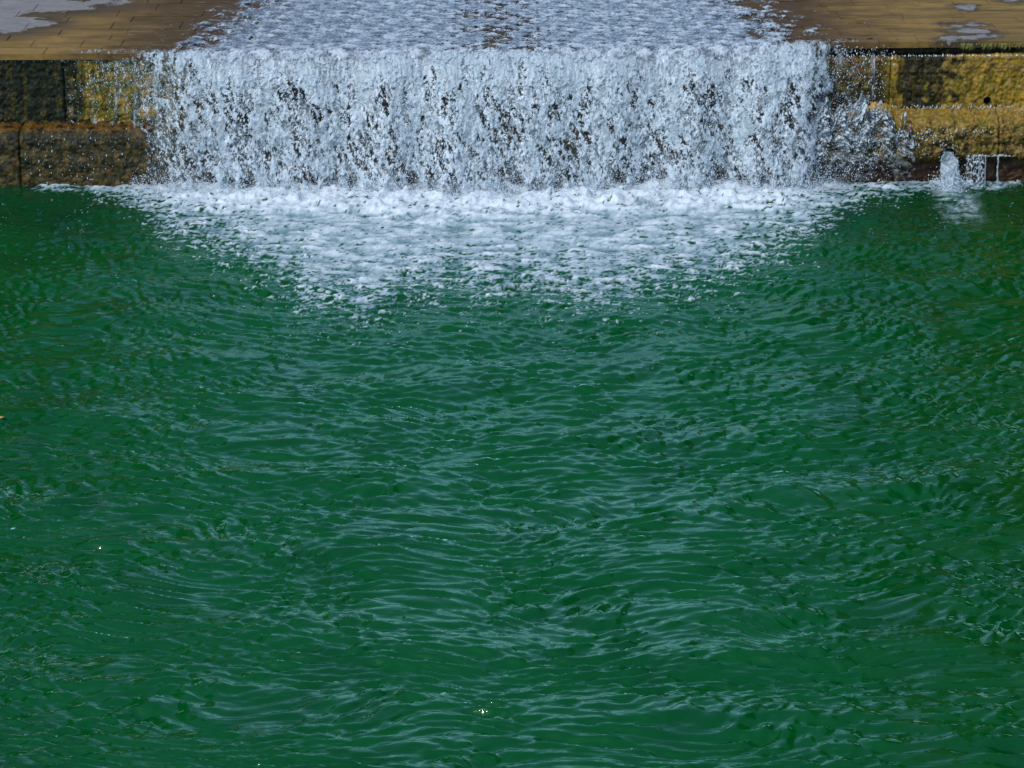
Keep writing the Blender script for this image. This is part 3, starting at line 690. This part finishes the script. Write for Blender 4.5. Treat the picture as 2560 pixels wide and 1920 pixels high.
xs = rg.uniform(px2x(2050), px2x(2210), n); C4 = np.stack([xs, rg.normal(-0.15, 0.05, n), rg.uniform(1.1, 1.95, n)], -1)
Cc = np.concatenate([C1, C2, C3, C4]); Cc = Cc[Cc[:, 2] > 0.0]
R = np.clip(rg.lognormal(math.log(0.0045), 0.35, len(Cc)), 0.0025, 0.010)
o = drops('spray', Cc, R, parent=fall, kind='stuff'); o.location = (0.3, 0.4, 0)

# splash over the worn hump of the right ledge
splash = empty('ledge_splash', (px2x(2110), -0.5, 0.5), label='white splash bursting off the right ledge beside the main waterfall', cat='splash')
xs = np.linspace(px2x(1985), px2x(2235), 220); ts = np.linspace(0, 1, 110)
X, T = np.meshgrid(xs, ts); pxs = X*166.5+1280
n1 = fb(X, T, 0.25, 501, 2.3); n2 = fb(X, T, 0.09, 502, 2.1)
F1, F2, ID = worley(X/0.075+0.4*n2, T*1.6/0.09+0.4*n2, 51); lig = F2-F1
arc = np.sqrt(np.clip(1-((pxs-2110)/125)**2, 0, 1))
d = 0.70-0.85*T+0.35*n1-0.30*sst(2110, 2210, pxs)
al = np.maximum(sst(0.1, -0.08, lig-np.clip(0.06+0.8*d, 0.04, 1.4)), 0.25*sst(0.5, 0.9, ID))*sst(0.1, 0.55, arc*(1-0.35*T)+0.30*n1+0.10*n2)*sst(1.0, 0.8, T+0.15*n1)
ztop = 1.08+0.12*np.exp(-((pxs-2120)/55)**2)+0.08*fb(X, 0*X+0.4, 0.4, 503, 2.2)
tt = T*0.5
Yp = -0.42-0.65*tt-0.03*n2-0.05*n1*T; Zp = ztop+0.35*tt*0-0.5*G*tt**2*(ztop/1.226)
X2 = X+(pxs-2110)/166.5*0.35*T+0.05*n1*T
o = grid('splash_sheet', np.stack([X2, Yp, Zp], -1), facemax(al) > 0.03, {'alpha': np.clip(al, 0, .97), 'aer': np.clip(0.55+0.2*n1+0.2*n2, 0, 1)}, M_FALL, flip=True, parent=splash)
o.location = tuple(-np.array(splash.location))
n = 1500
th = rg.uniform(0, 1, n); xs = rg.normal(px2x(2100), 0.30, n); zz = rg.beta(1.1, 1.5, n)*1.35
C5 = np.stack([xs+0.15*(rg.random(n)-.5), -0.5-rg.random(n)*0.45, zz], -1)
o = drops('splash_drops', C5, np.clip(rg.lognormal(math.log(0.0042), 0.4, n), 0.0025, 0.010), parent=splash, kind='stuff'); o.location = tuple(-np.array(splash.location))

# ------------------------------------------------------------------ the outlet's jet
jet = empty('outlet_jet', (pipe_c[0], -0.75, 0.0), label='thick white jet pouring from the round outlet pipe into the pool', cat='water jet')
ph = np.linspace(0, 2*math.pi, 60); ts = np.linspace(0, 1, 70)
PH, T = np.meshgrid(ph, ts)
n1 = samp(tile(601, 2.2, 512, 6), PH/6.283, T*0.35); n2 = samp(tile(602, 2.0, 512, 20), PH/6.283, T*0.3)
rx = lerp(0.088, 0.150, T**0.8)*(1+0.07*n1+0.05*n2); ry = lerp(0.085, 0.10, T)*(1+0.07*n1+0.05*n2)
inn = np.clip(T/0.2, 0, 1); tt = np.clip((T-0.2)/0.8, 0, 1)*0.315
rx = np.where(T < 0.2, 0.098, lerp(0.098, 0.150, (tt/0.315)**0.8))*(1+0.06*n1+0.05*n2)
cy = -0.15-0.42*inn-0.70*tt; cz = pipe_c[2]-0.018-0.5*G*tt**2
sl = np.clip(tt/0.12, 0, 1)
Pj = np.stack([pipe_c[0]+0.03*T+rx*np.cos(PH), cy+0.10*sl*np.sin(PH)*(1+0.06*n1), cz+0.098*(1-0.8*sl)*np.sin(PH)], -1)
o = grid('jet_body', Pj, None, {'alpha': np.full(PH.shape, 0.96), 'aer': np.clip(0.45+0.25*n1+0.3*n2, 0, 1)}, M_JET, parent=jet)
o.location = tuple(-np.array(jet.location))
n = 1600
C6 = np.stack([rg.normal(pipe_c[0]+0.03, 0.14, n), -0.75+rg.normal(0, 0.13, n), np.abs(rg.exponential(0.07, n))], -1)
o = drops('jet_drops', C6, np.clip(rg.lognormal(math.log(0.005), 0.4, n), 0.003, 0.012), parent=jet, kind='stuff'); o.location = tuple(-np.array(jet.location))

# ------------------------------------------------------------------ single trickles beside the outlet and beside the fall
def trickle(px, row0, y0, z1, v, r, label, seed):
    p0 = on_y(px, row0, y0); k = 26; ts = np.linspace(0, 1, k); rg = np.random.default_rng(seed)
    H = p0[2]-z1; tt = ts*math.sqrt(2*H/G)
    pts = np.stack([p0[0]+0.006*np.cumsum(rg.normal(0, 1, k))*ts, y0-v*tt, p0[2]-0.5*G*tt**2], -1)
    rad = r*(1+0.35*rg.normal(0, 1, k)).clip(0.35, 2)
    n = 8
    o = tube('water_trickle', pts, rad, M_JET, n, {'alpha': np.repeat(rg.uniform(0.45, 0.9, k), n), 'aer': np.repeat(rg.uniform(0.2, 0.9, k), n)}, label=label, cat='trickle', group='trickles beside the outlet jet')
    return o
trickle(2447, 389, -0.60, -0.02, 0.25, 0.011, 'thin white trickle falling off the ledge edge, first one right of the outlet jet', 1)
trickle(2464, 389, -0.60, -0.02, 0.2, 0.008, 'thin white trickle falling off the ledge edge, middle of three right of the jet', 2)
trickle(2496, 390, -0.60, -0.02, 0.25, 0.012, 'thin white trickle farthest right of the outlet jet, falling off the ledge edge', 3)
# the sparkling sheet between jet and trickles
xs = np.linspace(px2x(2392), px2x(2512), 110); ts = np.linspace(0, 1, 50); X, T = np.meshgrid(xs, ts); pxs = X*166.5+1280
n1 = fb(X, T*0.3, 0.1, 701, 2.2); F1, F2, ID = worley(X/0.035+0.3*n1, T*6, 71)
al = np.where(T < 0.07+0.04*n1, 0.75, sst(0.35, 0.05, (F2-F1)-0.1*n1)*sst(2442, 2432, pxs)*0.9)*sst(2390, 2394, pxs)*sst(2512, 2506, pxs)
zt = float(on_y(2440, 389, -0.60)[2])
o = grid('overflow_sheet', np.stack([X, -0.60-0.10*T-0.01*n1, zt+0.015*n1*(T < 0.2)-(zt+0.02)*T**1.4], -1), facemax(al) > 0.03, {'alpha': al, 'aer': np.clip(0.6+0.3*n1, 0, 1)}, M_FALL, flip=True,
         label='thin sparkling sheet of water between the outlet jet and the trickles', cat='water sheet')

# ------------------------------------------------------------------ small floating things
def leaf(px, py, L, label):
    p = on_z(px, py, 0.03); k = 7; V = []; Q = []
    for i in range(k):
        t = i/(k-1); w = L*0.32*math.sin(math.pi*min(max(t, 0.04), 0.96)); V += [(L*(t-.5), -w, 0.010*math.sin(3*t)), (L*(t-.5), 0, -0.004), (L*(t-.5), w, 0.012*math.cos(3*t))]
    for i in range(k-1):
        for j in (0, 1): Q.append((i*3+j, i*3+j+3, i*3+j+4, i*3+j+1))
    o = bpy.data.objects.new('floating_leaf', raw_mesh('floating_leaf', np.array(V), np.array(Q), None, True, M_LEAF))
    o.location = p; o.rotation_euler = (0.1, -0.15, 0.6); finish(o, label=label, cat='leaf')
leaf(4, 1043, 0.09, 'small orange leaf floating on the green pool at the left edge')
